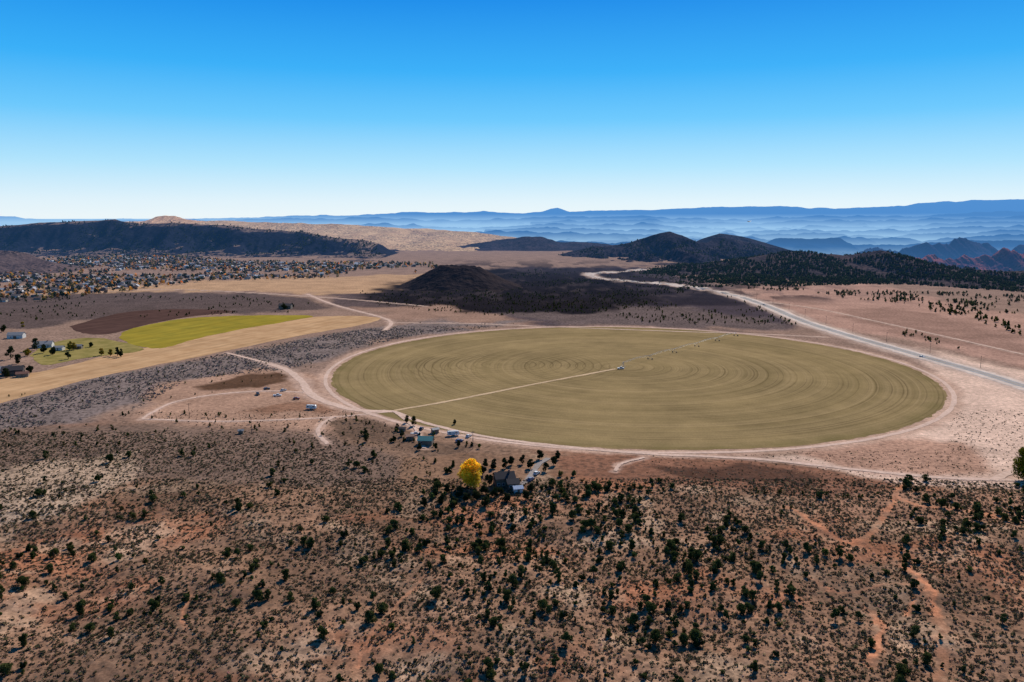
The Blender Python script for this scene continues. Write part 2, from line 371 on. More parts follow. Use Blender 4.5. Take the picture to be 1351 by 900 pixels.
sheet('plowed_field',[(92,431),(130,420),(175,411),(240,408),(310,411),(250,418),(190,429),(150,440),(110,440)],dirt_mat('plowed_soil',C(92,68,60),C(78,58,52),.05,streak=(sa,8)),.06,'dark brown freshly plowed field')
sheet('green_field',[(158,446),(164,438),(190,430),(240,421),(300,417),(360,416),(412,417),(380,424),(320,434),(260,447),(222,458),(195,459),(172,454)],dirt_mat('alfalfa_green',C(160,138,52),C(140,126,50),.05,streak=(sa,10)),.08,'bright yellow green crop field with curved edge')
sheet('pasture',[(40,470),(60,455),(110,446),(150,449),(190,461),(150,468),(100,474),(60,482)],dirt_mat('pasture_grass',C(122,112,60),C(158,138,84),.08),.10,'green irrigated pasture beside the farmstead')
# ---------------------------------------------------------------- road ribbons
RM=[dirt_mat('dirt_road_soil',C(220,188,166),C(196,164,142),.5),dirt_mat('field_track_soil',C(204,174,140),C(188,158,120),.5)]
def ribbon(name,line,w,z,m,jit=.25,prof=None,**t):
    V=[];Fs=[]; n=len(line)
    for i,p in enumerate(line):
        a=line[max(i-1,0)]; b=line[min(i+1,n-1)]; d=np.array(b)-np.array(a); d=d/np.linalg.norm(d); nn=np.array([-d[1],d[0]])
        hl=w/2*(1+jit*2*(float(vn(i*.6,1,5))-.5)); hr=w/2*(1+jit*2*(float(vn(i*.6,9,6))-.5))
        for s,zz in (prof or ((1,0),(.33,0),(-.33,0),(-1,0))):
            q=np.array(p)+nn*s*(hl if s>0 else hr); V.append((q[0],q[1],float(H(q[0],q[1]))+z+zz))
    k=len(prof or (1,2,3,4))
    for i in range(n-1):
        for j in range(k-1): Fs.append((i*k+j,i*k+j+1,(i+1)*k+j+1,(i+1)*k+j))
    return obj(name,pymesh(name,V,Fs,m),**t)
for i,(L,w,k) in enumerate(ROADS):
    ribbon('dirt_road',cr(GP(L),14),w*.8,.11+.012*i,RM[k],kind='structure',label='pale unpaved dirt track worn into the desert soil',category='dirt road')
a=[(FC[0]+(FR+4.5)*math.cos(t),FC[1]+(FR+4.5)*math.sin(t)) for t in np.linspace(0,2*math.pi,361)]
ribbon('perimeter_track',a,3.0,.09,RM[0],kind='structure',label='pale dirt track circling the round field',category='dirt road')
asp=dirt_mat('asphalt_worn',C(168,160,152),C(150,143,138),.3); wht=plain('road_paint_white',C(225,225,220),haze=True); yel=plain('road_paint_yellow',C(200,160,50),haze=True)
ribbon('highway_shoulder',hw,21,.30,dirt_mat('gravel_shoulder',C(222,200,180),C(198,176,158),.3),.14,((1,-.5),(.9,0),(-.9,0),(-1,-.5)),kind='structure',label='pale gravel shoulder of the highway',category='road shoulder')
ribbon('highway',hw,9.0,.34,asp,0,kind='structure',label='two lane grey asphalt highway curving across the valley',category='road')
def offl(line,o):
    r=[]
    for i in range(len(line)):
        d=np.array(line[min(i+1,len(line)-1)])-np.array(line[max(i-1,0)]); d/=np.linalg.norm(d); r.append(np.array(line[i])+o*np.array([-d[1],d[0]]))
    return r
for o in (-3.9,3.9): ribbon('road_edge_line',offl(hw,o),.18,.36,wht,0,kind='structure',label='white painted edge line',category='road marking')
ribbon('road_center_line',hw,.3,.36,yel,0,kind='structure',label='yellow painted centre line',category='road marking')
a=GP([(724,605),(712,612),(704,622),(696,634),(686,640)])
ribbon('driveway',cr(a,8),3.0,.3,dirt_mat('driveway_concrete',C(158,148,140),C(140,130,122),.6),.1,kind='structure',label='grey driveway leading down to the house',category='driveway')
# ---------------------------------------------------------------- hills
def hill(name,label,crest,wf,wb,m,base=-2,pw=1.3,amp=8,gx=60,gy=160,ca=2.0,cs=60,nx=420,nf=70,nb=24,seed=1,mesa=0):
    q=sorted([P(*c) for c in crest]); X=np.array([c[0] for c in q]); Yc=np.array([c[1] for c in q]); Zc=np.array([c[2] for c in q])
    def f(x,s):
        cy=np.interp(x,X,Yc)+(fbm(x/(cs*2.5),x*0,seed+7)-.5)*wf*.25; cz=np.interp(x,X,Zc)
        endw=np.clip(np.minimum((x-X[0]),(X[-1]-x))/(.06*(X[-1]-X[0])),0,1)
        cz=cz+(fbm(x/cs,x*0,seed,5)-.5)*2*ca*endw
        y=cy+np.where(s<0,s*wf,s*wb); a=np.abs(s)
        pr=np.clip(1-a,0,1)**pw
        if mesa: pr=pr*(1-mesa)+(1-sst(.08,.55,a+(fbm(x/gx,y/gy,seed+3)-.5)*.2))*mesa
        g=ridg(x/gx+fbm(x/gx,y/gx,seed+5),y/gy,seed+11,3)
        z=base+(cz-base)*pr-amp*(g-.3)*4*pr*(1-pr)*endw+(fbm(x/(gx*.4),y/(gx*.4),seed+2)-.5)*amp*.5*np.clip((1-a)*5,0,1)*a
        z=np.where(a>=.999,base-6,z)
        if base>-40: z=z+np.minimum(H(x,y),0)*(1-pr)*(y>1300)
        return y,z
    xs=np.linspace(X[0],X[-1],nx); ss=np.concatenate([-np.linspace(1,0,nf)**1.0,np.linspace(0,1,nb)[1:]])
    S,XX=np.meshgrid(ss,xs,indexing='ij'); Y,Z=f(XX,S)
    V=np.stack([XX.ravel(),Y.ravel(),Z.ravel()],1); nr,nc=XX.shape
    i=np.arange(nr-1)[:,None]; j=np.arange(nc-1)[None,:]
    Fq=np.stack([i*nc+j,i*nc+j+1,(i+1)*nc+j+1,(i+1)*nc+j],-1).reshape(-1,4)
    obj(name,fast_mesh(name,V,Fq,4,None,True,[m]),kind='structure',label=label,category='hill')
    return f,X
hd=C(40,42,40)
# far layers
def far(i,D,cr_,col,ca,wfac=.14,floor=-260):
    m=hill_mat('range_haze_rock_%d'%i,col,tuple(c*.6 for c in col),hd,.2,60)  # blue base colours, paler with distance, hold painted haze besides the emission
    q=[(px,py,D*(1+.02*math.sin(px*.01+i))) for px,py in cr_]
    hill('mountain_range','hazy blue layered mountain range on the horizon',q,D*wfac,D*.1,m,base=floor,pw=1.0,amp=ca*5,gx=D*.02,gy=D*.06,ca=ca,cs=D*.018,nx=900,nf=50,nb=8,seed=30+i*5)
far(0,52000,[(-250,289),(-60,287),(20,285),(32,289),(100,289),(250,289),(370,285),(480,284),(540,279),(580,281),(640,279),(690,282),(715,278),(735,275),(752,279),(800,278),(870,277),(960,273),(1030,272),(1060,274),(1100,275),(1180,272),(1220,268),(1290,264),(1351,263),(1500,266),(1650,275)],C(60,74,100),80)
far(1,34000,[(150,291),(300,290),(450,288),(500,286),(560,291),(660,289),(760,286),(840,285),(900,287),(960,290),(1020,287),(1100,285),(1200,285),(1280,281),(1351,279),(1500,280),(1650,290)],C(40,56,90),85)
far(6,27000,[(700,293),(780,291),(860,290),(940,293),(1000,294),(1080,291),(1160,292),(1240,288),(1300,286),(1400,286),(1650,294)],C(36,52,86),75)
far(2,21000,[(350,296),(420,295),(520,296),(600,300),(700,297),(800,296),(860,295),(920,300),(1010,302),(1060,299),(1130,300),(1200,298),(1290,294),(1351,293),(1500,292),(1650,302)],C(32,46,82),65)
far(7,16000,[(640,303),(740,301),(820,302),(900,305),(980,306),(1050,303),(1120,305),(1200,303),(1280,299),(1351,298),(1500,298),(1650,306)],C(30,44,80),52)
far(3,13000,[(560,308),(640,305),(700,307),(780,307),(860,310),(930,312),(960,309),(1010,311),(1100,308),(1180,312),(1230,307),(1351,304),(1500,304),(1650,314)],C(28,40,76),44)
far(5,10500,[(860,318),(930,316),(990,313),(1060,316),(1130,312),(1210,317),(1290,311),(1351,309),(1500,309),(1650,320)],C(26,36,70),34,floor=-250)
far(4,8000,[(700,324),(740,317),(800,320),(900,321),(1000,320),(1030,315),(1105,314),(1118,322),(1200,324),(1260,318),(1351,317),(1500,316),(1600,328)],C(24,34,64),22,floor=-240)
hm_cliff=hill_mat('canyon_rock',C(38,44,74),C(70,60,80),hd,.3,14,bump=1)
hill('canyon_cliff','rugged dark canyon cliffs of grey rock',[(1060,346,5200),(1110,336,5200),(1165,331,5200),(1195,330,5200),(1225,325,5100),(1250,321,5000),(1275,319,5000),(1300,325,5000),(1330,329,4900),(1351,323,4900),(1420,318,4900),(1500,335,4900)],600,400,hm_cliff,pw=.85,amp=60,gx=80,gy=170,ca=44,cs=60,seed=61)
hm_red=hill_mat('red_canyon_rock',C(164,92,80),C(84,62,80),hd,.2,12,bump=1)
hill('canyon_cliff','jagged reddish sandstone canyon walls',[(1150,354,3400),(1200,344,3300),(1240,340,3300),(1270,333,3300),(1300,338,3250),(1325,331,3200),(1351,330,3200),(1420,324,3200),(1500,345,3200)],420,300,hm_red,pw=.8,amp=50,gx=42,gy=110,ca=30,cs=38,seed=66,nx=600)
hm_tan=hill_mat('tan_grass_slope',C(214,176,136),C(188,150,118),C(84,76,70),.7,11)
hill('grassy_plateau','broad tan grass covered plateau slope dotted with shrubs',[(80,300,4300),(150,293,4300),(190,291.5,4300),(240,291,4250),(300,291,4300),(370,294,4300),(450,296,4300),(560,302,4300),(620,306,4200),(680,313,4200),(740,323,4000),(790,334,3800)],1550,500,hm_tan,pw=.85,amp=22,gx=110,gy=380,ca=4.0,cs=60,seed=71)
hill('butte','small rocky reddish tan butte above the plateau',[(180,294,4150),(196,291,4150),(204,288.5,4150),(209,286,4150),(218,284.5,4150),(230,285,4150),(238,288.5,4150),(252,290.5,4150),(275,294,4150)],420,120,hill_mat('butte_rock',C(236,186,140),C(206,156,118),C(120,96,84),.3,8,bump=.5),base=74,pw=1.0,amp=4,gx=22,gy=60,ca=1.6,cs=18,seed=73,nx=160)
hm_dark=hill_mat('dark_slope',C(50,50,62),C(72,64,72),C(30,34,40),.8,9)
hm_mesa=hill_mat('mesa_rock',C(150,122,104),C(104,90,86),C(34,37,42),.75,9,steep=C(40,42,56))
hill('low_hill','dark brush covered ridge behind the plain',[(600,326,3200),(650,318,3200),(690,312,3200),(715,313,3200),(740,320,3200),(768,319,3200),(800,322,3200),(850,330,3200),(900,340,3100)],420,300,hm_dark,pw=1.1,amp=9,gx=60,gy=150,ca=4,cs=40,seed=75)
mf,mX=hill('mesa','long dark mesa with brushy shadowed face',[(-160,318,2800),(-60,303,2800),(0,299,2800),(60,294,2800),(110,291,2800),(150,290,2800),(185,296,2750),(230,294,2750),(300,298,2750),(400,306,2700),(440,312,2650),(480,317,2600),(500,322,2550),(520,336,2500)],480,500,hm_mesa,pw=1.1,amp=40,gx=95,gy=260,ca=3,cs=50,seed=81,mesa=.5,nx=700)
hill('low_hill','small rounded brown hill beside the town',[(-120,346,1800),(-60,336,1800),(0,331,1800),(28,331,1800),(50,341,1780),(85,352,1750),(110,364,1700)],170,150,hill_mat('brown_hill',C(98,80,76),C(118,96,88),C(48,44,46),.6,7),pw=1.2,amp=5,gx=30,gy=60,ca=1.2,cs=30,nx=160,seed=85)
hm_vol=hill_mat('volcanic_slope',C(40,40,52),C(70,62,68),C(28,31,38),.75,8,bump=.9)
vf,vX=hill('volcanic_hill','dark rounded cinder hills with twin peaks',[(690,352,2500),(740,334,2500),(790,324,2500),(822,322,2480),(850,314,2450),(868,308,2420),(884,305,2400),(900,310,2400),(918,319,2400),(930,321,2400),(945,312,2500),(975,318,2500),(1012,326,2500),(1060,332,2500),(1120,345,2400)],500,400,hm_vol,pw=1.1,amp=60,gx=55,gy=240,ca=3,cs=32,seed=91,nx=700)
hill('volcanic_hill','rounded dark hill with brush on its crest',[(900,330,2900),(920,318,2900),(950,308,2900),(980,312,2900),(1010,320,2900),(1040,330,2900)],300,300,hm_vol,pw=1.15,amp=16,gx=60,gy=150,ca=1.6,cs=40,nx=200,seed=94)
hm_rid=hill_mat('juniper_ridge_soil',C(66,58,60),C(94,78,74),C(30,34,38),.8,7)
rf,rX=hill('juniper_ridge','low rolling ridge covered with dark junipers',[(815,372,1650),(840,362,1680),(880,356,1720),(930,349,1760),(985,340,1800),(1030,333,1800),(1060,332,1800),(1110,336,1780),(1160,329,1700),(1190,335,1650),(1225,346,1600),(1270,355,1550),(1310,358,1480),(1345,362,1450),(1400,356,1450),(1480,358,1450),(1560,376,1400)],420,350,hm_rid,pw=1.05,amp=14,gx=70,gy=110,ca=3,cs=50,seed=101)
# cinder cone
def cone_h(x,y):
    cx,cy,_=P(607,350,1375); dx=(x-cx)/122; dy=(y-cy)/122; a=np.arctan2(dy,dx); r=np.hypot(dx,dy)*(1+.08*np.sin(a*2+.6)+.09*(fbm(np.cos(a)*2+5,np.sin(a)*2+5,3)-.5))
    pr=np.where(r<.3,1-.06*((.3-r)/.3)**2,np.clip((1-(r-.3)/.7),0,1)**1.25)
    return (36-5*np.clip(dx,-.5,.5))*pr-3+(ridg(a*4+r,r*3,5)-.5)*4*np.clip(r*(1.1-r)*3,0,1)+(fbm(x/14,y/14,6)-.5)*3.5*np.clip(1.1-r,0,1)
cx,cy,_=P(607,350,1375)
gx_,gy_=np.meshgrid(np.linspace(cx-145,cx+145,220),np.linspace(cy-150,cy+150,170)); Zc=cone_h(gx_,gy_); nr,nc=gx_.shape
i=np.arange(nr-1)[:,None]; j=np.arange(nc-1)[None,:]
obj('cinder_cone',fast_mesh('cinder_cone',np.stack([gx_.ravel(),gy_.ravel(),Zc.ravel()],1),np.stack([i*nc+j,i*nc+j+1,(i+1)*nc+j+1,(i+1)*nc+j],-1).reshape(-1,4),4,None,True,[hill_mat('cinder_rock',C(36,33,37),C(76,62,56),C(28,28,30),.5,6,bump=.9)]),kind='structure',label='dark volcanic cinder cone with flattened top',category='hill')
# ---------------------------------------------------------------- foliage templates
def leaves(cent,size,col,vary=.25,up=0.0):
    n=len(cent); a=rng.normal(size=(n,3)); b=rng.normal(size=(n,3)); a/=np.linalg.norm(a,axis=1)[:,None]; b-=a*(a*b).sum(1)[:,None]; b/=np.linalg.norm(b,axis=1)[:,None]
    s=(size*(.7+.6*rng.random(n)))[:,None]
    V=np.stack([cent+a*s,cent-a*s*.5+b*s*.85,cent-a*s*.5-b*s*.85],1).reshape(-1,3)
    c=np.repeat(col*(1-vary+2*vary*rng.random((n,1))),3,axis=0); return V,c
def crown(n,rx,z0,z1,nl,col,col2,ls,flatb=.5,open_=.0):
    """uneven crown: leaf clumps gathered on many small lobes"""
    lob=[]
    for k in range(nl):
        t=rng.random(); z=z0+(z1-z0)*(.12+.8*t); rad=rx*(1-.75*abs(t-.4)**1.3*1.6)*.62*math.sqrt(rng.random()); a=rng.random()*6.283
        lob.append((rad*math.cos(a),rad*math.sin(a),z,rx*(.28+.25*rng.random())*(1-.35*t)))
    lob=np.array(lob); k=rng.integers(0,nl,n); d=rng.normal(size=(n,3)); d/=np.linalg.norm(d,axis=1)[:,None]; rr=(.55+.5*rng.random(n))**1
    c=lob[k,:3]+d*(lob[k,3]*rr)[:,None]*np.array([1,1,.85]); c[:,2]=np.maximum(c[:,2],z0*.6+.1*rng.random(n))
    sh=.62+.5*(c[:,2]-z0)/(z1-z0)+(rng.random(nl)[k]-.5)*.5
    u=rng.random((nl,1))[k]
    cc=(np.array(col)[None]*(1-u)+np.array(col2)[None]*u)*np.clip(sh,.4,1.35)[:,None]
    return leaves(c,np.full(n,ls),cc)
def trunkgeo(h,r,nl=5,spread=1.0,b=.25):
    gs=[]; pts=[(0,0,-.4)]; x=y=0
    for k in range(1,5):
        x+=random.uniform(-.08,.08)*h*.5; y+=random.uniform(-.08,.08)*h*.5; pts.append((x,y,h*k/4))
    for k in range(4): gs.append(tube(pts[k],pts[k+1],r*(1-.2*k),r*(.8-.2*k)+.02,7))
    for k in range(nl):
        t=b+(.85-b)*k/nl; i=min(int(t*4),3); f=t*4-i; p=[pts[i][c]*(1-f)+pts[i+1][c]*f for c in range(3)]; a=k*2.4+random.random()
        q=(p[0]+math.cos(a)*spread,p[1]+math.sin(a)*spread,p[2]+h*.22); q2=(q[0]+math.cos(a+.4)*spread*.5,q[1]+math.sin(a+.4)*spread*.5,q[2]+h*.16)
        gs.append(tube(p,q,r*.45,r*.25,5)); gs.append(tube(q,q2,r*.25,r*.08,5))
    return join(*gs)
LM=leaf_mat('leaf_clump',tl=.25); LMY=leaf_mat('autumn_leaf',tl=.5); LMS=leaf_mat('sage_leaf',tl=.3)
bark=plain('bark_grey_brown',C(92,76,64),.9,.3,6,haze=True)
JC,JC2=C(54,66,34),C(100,100,54)
def trimesh(name,Vc,m): V,c=Vc; return fast_mesh(name,V,np.arange(len(V)),3,c,False,[m])
jun=[]; lowj=[]
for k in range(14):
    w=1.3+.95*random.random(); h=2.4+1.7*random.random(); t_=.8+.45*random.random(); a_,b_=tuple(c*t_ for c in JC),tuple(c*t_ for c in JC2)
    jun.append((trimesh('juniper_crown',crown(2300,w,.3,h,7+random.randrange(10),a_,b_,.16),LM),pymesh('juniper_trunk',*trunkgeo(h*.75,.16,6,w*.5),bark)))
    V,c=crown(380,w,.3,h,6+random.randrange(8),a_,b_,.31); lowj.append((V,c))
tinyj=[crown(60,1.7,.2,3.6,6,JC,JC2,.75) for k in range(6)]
def bake(name,templ,pos,scale,rotz,tint,m,**t):
    Vs=[];Cs=[]; idx=rng.integers(0,len(templ),len(pos))
    for k,(V,c) in enumerate(templ):
        s=idx==k
        if not s.any(): continue
        ca,sa=np.cos(rotz[s])[:,None],np.sin(rotz[s])[:,None]; sc=scale[s]
        if sc.ndim==1: sc=np.stack([sc]*3,1)
        x=V[None,:,0]*sc[:,0:1]; y=V[None,:,1]*sc[:,1:2]; z=V[None,:,2]*sc[:,2:3]
        W=np.stack([x*ca-y*sa,x*sa+y*ca,z+0*x],-1)+pos[s][:,None,:]
        Vs.append(W.reshape(-1,3)); Cs.append((c[None]*tint[s][:,None,:]).reshape(-1,3))
    V=np.concatenate(Vs); c=np.concatenate(Cs)
    return obj(name,fast_mesh(name,V,np.arange(len(V)),3,c,False,[m]),**t)
# ---------------------------------------------------------------- juniper scatter
def inpoly(L,x,y): return sdpoly(GP(L),x,y)>0
N=13000
y=rng.uniform(165,395,N); x=rng.uniform(-1,1,N)*(y*.72+45)
v=fbm(x/22,y/22,77)
dense=inpoly([(530,645),(600,625),(720,600),(800,630),(1000,640),(1080,700),(1080,800),(980,860),(800,860),(640,800),(500,740)],x,y)
core=inpoly([(560,650),(740,610),(900,650),(1000,700),(900,760),(700,740),(580,700)],x,y)
dense2=inpoly([(1150,660),(1200,632),(1351,640),(1500,660),(1500,720),(1300,735),(1180,720)],x,y)
top=inpoly([(-300,560),(560,598),(600,640),(-300,600)],x,y)
bare=inpoly([(840,598),(1180,628),(1150,660),(1080,668),(880,640),(800,612)],x,y)|inpoly([(440,540),(560,590),(720,590),(700,640),(640,650),(560,630),(430,590)],x,y)|inpoly([(900,560),(1500,600),(1500,650),(1000,612)],x,y)
p=np.where(core,.44,np.where(dense,.28,np.where(dense2,.26,.10))); p=np.where(top,.05,p); p=np.where(bare,.01,p)
br=inpoly([(1050,760),(1500,740),(1500,1000),(1000,1000)],x,y); p=np.where(br,.045,p)
p=p*np.clip((v-.3)*4.0,.12,1.7); p=np.where((y>355)&~top,0,p)
keep=(rng.random(N)<p)&(np.hypot(x-FC[0],y-FC[1])>FR+12)
for line,w in HAL: keep&=pdist(line,x,y)>w*.7+1.2
for hx,hy,rad in [G(665,640)[:2]+(7,),G(620,640)[:2]+(7,),G(562,584)[:2]+(12,),G(700,625)[:2]+(5,)]: keep&=np.hypot(x-hx,y-hy)>rad
x=x[keep]; y=y[keep]
ok=[]; 
for i in range(len(x)):
    if all((x[i]-x[j])**2+(y[i]-y[j])**2>4.5 for j in ok): ok.append(i)
x=x[ok];y=y[ok]; sc=.36+.92*rng.random(len(x))**1.3
cz=y*CP+CAMH*SP; u=x/cz*F; vv=(450+F*((CAMH*CP-y*SP)/cz)); inview=(abs(u)<690)&(vv<925)
big=np.where(inview,sc/cz,0); order=np.argsort(-big); ind=order[:300]; rest=order[300:]
print('junipers',len(x),inview.sum())
for i in ind:
    cm,tm=jun[random.randrange(14)]; s=float(sc[i])*random.uniform(.95,1.08)
    e=obj('juniper_tree',None,loc=(x[i],y[i],float(H(x[i],y[i]))),rot=random.random()*6.28,label='dark green juniper tree on dry reddish ground',category='tree',group='junipers scattered over the brushy hillside')
    e.scale=(s,s*random.uniform(.85,1.15),s*random.uniform(.85,1.15)); e.empty_display_size=.5
    obj('crown',cm,e); obj('trunk',tm,e)
def tint(n,a=.25): 
    t=1-a+2*a*rng.random((n,1)); return t*(1+.08*rng.normal(size=(n,3)))
pos=np.stack([x[rest],y[rest],H(x[rest],y[rest])],1)
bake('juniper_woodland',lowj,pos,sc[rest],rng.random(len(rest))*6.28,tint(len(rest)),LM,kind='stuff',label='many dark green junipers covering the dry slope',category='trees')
PX=[]
def put(poly,n,smin,smax,clump=0):
    q=np.array([p[:2] for p in GP(poly)]); a=rng.uniform(q[:,0].min(),q[:,0].max(),n*6); b=rng.uniform(q[:,1].min(),q[:,1].max(),n*6)
    k=(sdpoly(q,a,b)>0)&(np.hypot(a-FC[0],b-FC[1])>FR+12)&(pdist(hw,a,b)>14)
    if clump: k&=fbm(a/clump,b/clump,88)>.52
    a=a[k][:n]; b=b[k][:n]; PX.append(np.stack([a,b,H(a,b),rng.uniform(smin,smax,len(a))],1))
put([(1225,402),(1270,408),(1351,430),(1351,445),(1270,418),(1225,410)],70,.7,1.5)
put([(1190,436),(1215,440),(1290,470),(1240,455),(1185,442)],22,.5,1.0)
put([(1100,385),(1200,388),(1351,410),(1500,440),(1351,430),(1200,402),(1100,392)],200,.5,1.4,40)
put([(980,380),(1351,390),(1500,420),(1351,412),(1100,390)],260,.6,1.5,30)
put([(690,355),(860,360),(1000,400),(1060,430),(700,425),(600,400)],1200,.3,.9,50)
put([(470,384),(820,385),(900,405),(650,418),(500,404)],700,.3,.8)
put([(0,386),(420,392),(400,412),(0,425)],220,.4,.9,60)
put([(-40,530),(300,470),(560,425),(700,425),(440,480),(170,545),(-40,560)],120,.25,.5)
put([(170,545),(470,545),(600,600),(-40,590),(-40,560)],110,.3,.7)
put([(870,640),(1180,650),(1100,665),(900,650)],20,.3,.6)
put([(560,590),(640,640),(560,660),(520,620)],14,.4,.9)
put([(440,552),(640,575),(640,595),(470,590)],26,.3,.7)
PX=np.concatenate(PX)
bake('desert_brush',tinyj,PX[:,:3],PX[:,3],rng.random(len(PX))*6.28,tint(len(PX))*np.array([1.05,1,.95])*.9,LM,kind='stuff',label='scattered dark bushes and small junipers on the plain',category='brush')
n=13000; xs=rng.uniform(rX[0]+10,rX[-1]-10,n); s=-rng.random(n)**.9*.97; s[:n//6]=rng.random(n//6)*.5
k=fbm(xs/60,s*5,91)>.32; xs=xs[k];s=s[k]; yy,zz=rf(xs,s); pos=np.stack([xs,yy,zz-.2],1)
bake('ridge_woodland',tinyj,pos,.8+.9*rng.random(len(xs)),rng.random(len(xs))*6.28,tint(len(xs))*np.array([.62,.66,.74]),LM,kind='stuff',label='dense dark junipers covering the low ridge',category='trees')
n=3000; xs=rng.uniform(mX[0]+20,mX[-1]-20,n); s=-rng.random(n)*.9; yy,zz=mf(xs,s); k=(zz>3)&(fbm(xs/70,s*5,92)>.42)
bake('mesa_woodland',tinyj,np.stack([xs,yy,zz-.3],1)[k],(.9+.9*rng.random(n))[k],rng.random(n)[k]*6.28,tint(n)[k]*.75,LM,kind='stuff',label='dark junipers on the mesa face',category='trees')
n=3800; xs=rng.uniform(vX[0]+20,vX[-1]-20,n); s=-rng.random(n)*.97; yy,zz=vf(xs,s); k=(zz>-1)&(fbm(xs/60,s*4,93)>.5)&(zz<48)
bake('hill_woodland',tinyj,np.stack([xs,yy,zz-.3],1)[k],(.8+.8*rng.random(n))[k],rng.random(n)[k]*6.28,tint(n)[k]*.7,LM,kind='stuff',label='dark junipers scattered over the cinder hills',category='trees')
# ---------------------------------------------------------------- sagebrush
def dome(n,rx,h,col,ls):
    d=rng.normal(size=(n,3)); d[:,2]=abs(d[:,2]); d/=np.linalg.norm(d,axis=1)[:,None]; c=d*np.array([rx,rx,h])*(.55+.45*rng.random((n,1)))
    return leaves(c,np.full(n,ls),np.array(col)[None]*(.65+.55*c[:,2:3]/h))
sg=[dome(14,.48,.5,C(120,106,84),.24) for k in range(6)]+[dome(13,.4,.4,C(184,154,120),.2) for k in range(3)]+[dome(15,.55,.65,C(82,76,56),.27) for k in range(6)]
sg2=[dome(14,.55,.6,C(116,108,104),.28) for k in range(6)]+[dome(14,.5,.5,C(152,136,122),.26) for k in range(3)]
def scat(n,y0,y1,fn,smin,smax,pw=1.0):
    y=rng.uniform(y0**1.0,y1,n); x=rng.uniform(-1,1,n)*(y1*.72+30); k=(abs(x)<y*.72+40); x=x[k];y=y[k]
    k=fn(x,y)&(np.hypot(x-FC[0],y-FC[1])>FR+10)
    x=x[k];y=y[k]
    for line,w in HAL:
        q=pdist(line,x,y)>w*.75; x=x[q];y=y[q]
    return np.stack([x,y,H(x,y)-.05,smin+(smax-smin)*rng.random(len(x))**pw],1)
def f1(x,y): return (rng.random(len(x))<np.clip((fbm(x/12,y/12,95)-.16)*2.4,.2,1))&(~inpoly([(600,560),(1500,590),(1500,640),(1000,625),(640,600)],x,y))
A1=scat(112000,165,350,f1,.5,1.35,1.7)
for L,w,st in WASH:
    ln_=cr(GP(L),6); A1=A1[pdist(ln_,A1[:,0],A1[:,1])>w*1.3]
def f2(x,y):
    s=sdpoly(GP([(-300,552),(170,552),(420,572),(560,600),(600,650),(-300,650)]),x,y); return (s>0)&(rng.random(len(x))<np.clip((s+(fbm(x/14,y/14,97)-.5)*40)/40,0.05,.9))
A2=scat(38000,350,430,f2,.5,1.15)
A3=scat(80000,400,860,lambda x,y:inpoly([(-200,560),(0,535),(120,502),(300,466),(440,440),(560,424),(720,425),(560,440),(460,462),(380,488),(250,500),(170,545),(-200,600)],x,y)&(fbm(x/25,y/25,96)>.36),.8,1.7)
A4=scat(12000,345,480,lambda x,y:inpoly([(840,598),(1500,590),(1500,650),(860,640)],x,y)|inpoly([(1250,490),(1500,520),(1500,640),(1250,600)],x,y)|inpoly([(170,545),(470,520),(560,600),(300,570)],x,y),.4,.9)
A=np.concatenate([A1,A2,A4]); print('shrubs',len(A),len(A3))
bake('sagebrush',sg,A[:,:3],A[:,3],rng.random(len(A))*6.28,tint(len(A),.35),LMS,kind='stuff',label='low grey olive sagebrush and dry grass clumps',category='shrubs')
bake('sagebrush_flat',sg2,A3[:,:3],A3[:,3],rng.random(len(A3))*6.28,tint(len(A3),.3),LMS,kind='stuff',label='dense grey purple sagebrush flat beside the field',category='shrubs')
# ---------------------------------------------------------------- individual trees
def bigtree(name,px,py,h,rx,col,col2,label,nleaf=9000,ls=.2,nl=26,m=None,tr=.35,grp=None):
    gxyz=G(px,py)
    e=obj(name,None,loc=gxyz,label=label,category='tree'); e.empty_display_size=1
    if grp: e['group']=grp
    obj('crown',trimesh('crown',crown(nleaf,rx,h*.12,h,nl,col,col2,ls),m or LM),e)
    obj('trunk',pymesh('trunk',*trunkgeo(h*.8,tr,8,rx*.45,.2),bark),e); return e
bigtree('cottonwood_tree',621,643,12.8,7.0,C(255,206,40),C(255,222,76),'bright golden yellow autumn cottonwood beside the house',12000,.3,34,LMY,.4)
bigtree('cottonwood_tree',1352,633,15,8,C(92,98,34),C(140,130,36),'large olive green tree beside the dirt road',12000,.34,30,None,.45)
for (a,b,h,r) in [(484,583,5,2.4),(482,574,4,1.8),(546,562,6,2.4),(537,558,4.5,2),(524,568,4,1.6),(605,590,3.5,1.5),(520,583,3.5,1.5),(600,560,3,1.3),(553,594,4,1.8),(575,593,3.6,1.6),(530,576,3.8,1.7)]:
    bigtree('yard_tree',a,b,h,r,C(60,62,34),C(84,80,46),'small dark green tree in the dusty farmyard',1800,.22,12,None,.14,'small trees around the farmyard')
for (a,b,h,r) in [(640,652,5,2.8),(606,655,4.5,2.6),(590,650,4,2.2),(652,618,5,2.4),(640,616,4,2),(700,618,5,2.4),(712,606,5,2.4),(690,612,4.5,2.2),(675,614,5,2.4),(735,606,4.5,2),(628,660,4.5,2.6),(575,655,3.6,2),(560,668,4,2.4),(652,656,4.4,2.6),(600,668,4.4,2.6),(645,641,6,2.8),(668,662,3.8,2.4),(694,660,4,2.4),(616,662,4,2.4),(584,664,4,2.4),(665,618,5,2.2),(637,628,5,2.4),(660,652,3.2,2.0),(700,648,4,2.2),(640,668,4.4,2.6),(720,622,4.5,2.3),(730,614,4.6,2.4)]:
    bigtree('yard_tree',a,b,h,r,C(48,54,32),C(70,72,42),'dark green tree crowding around the house',2200,.22,12,None,.16,'trees around the house')
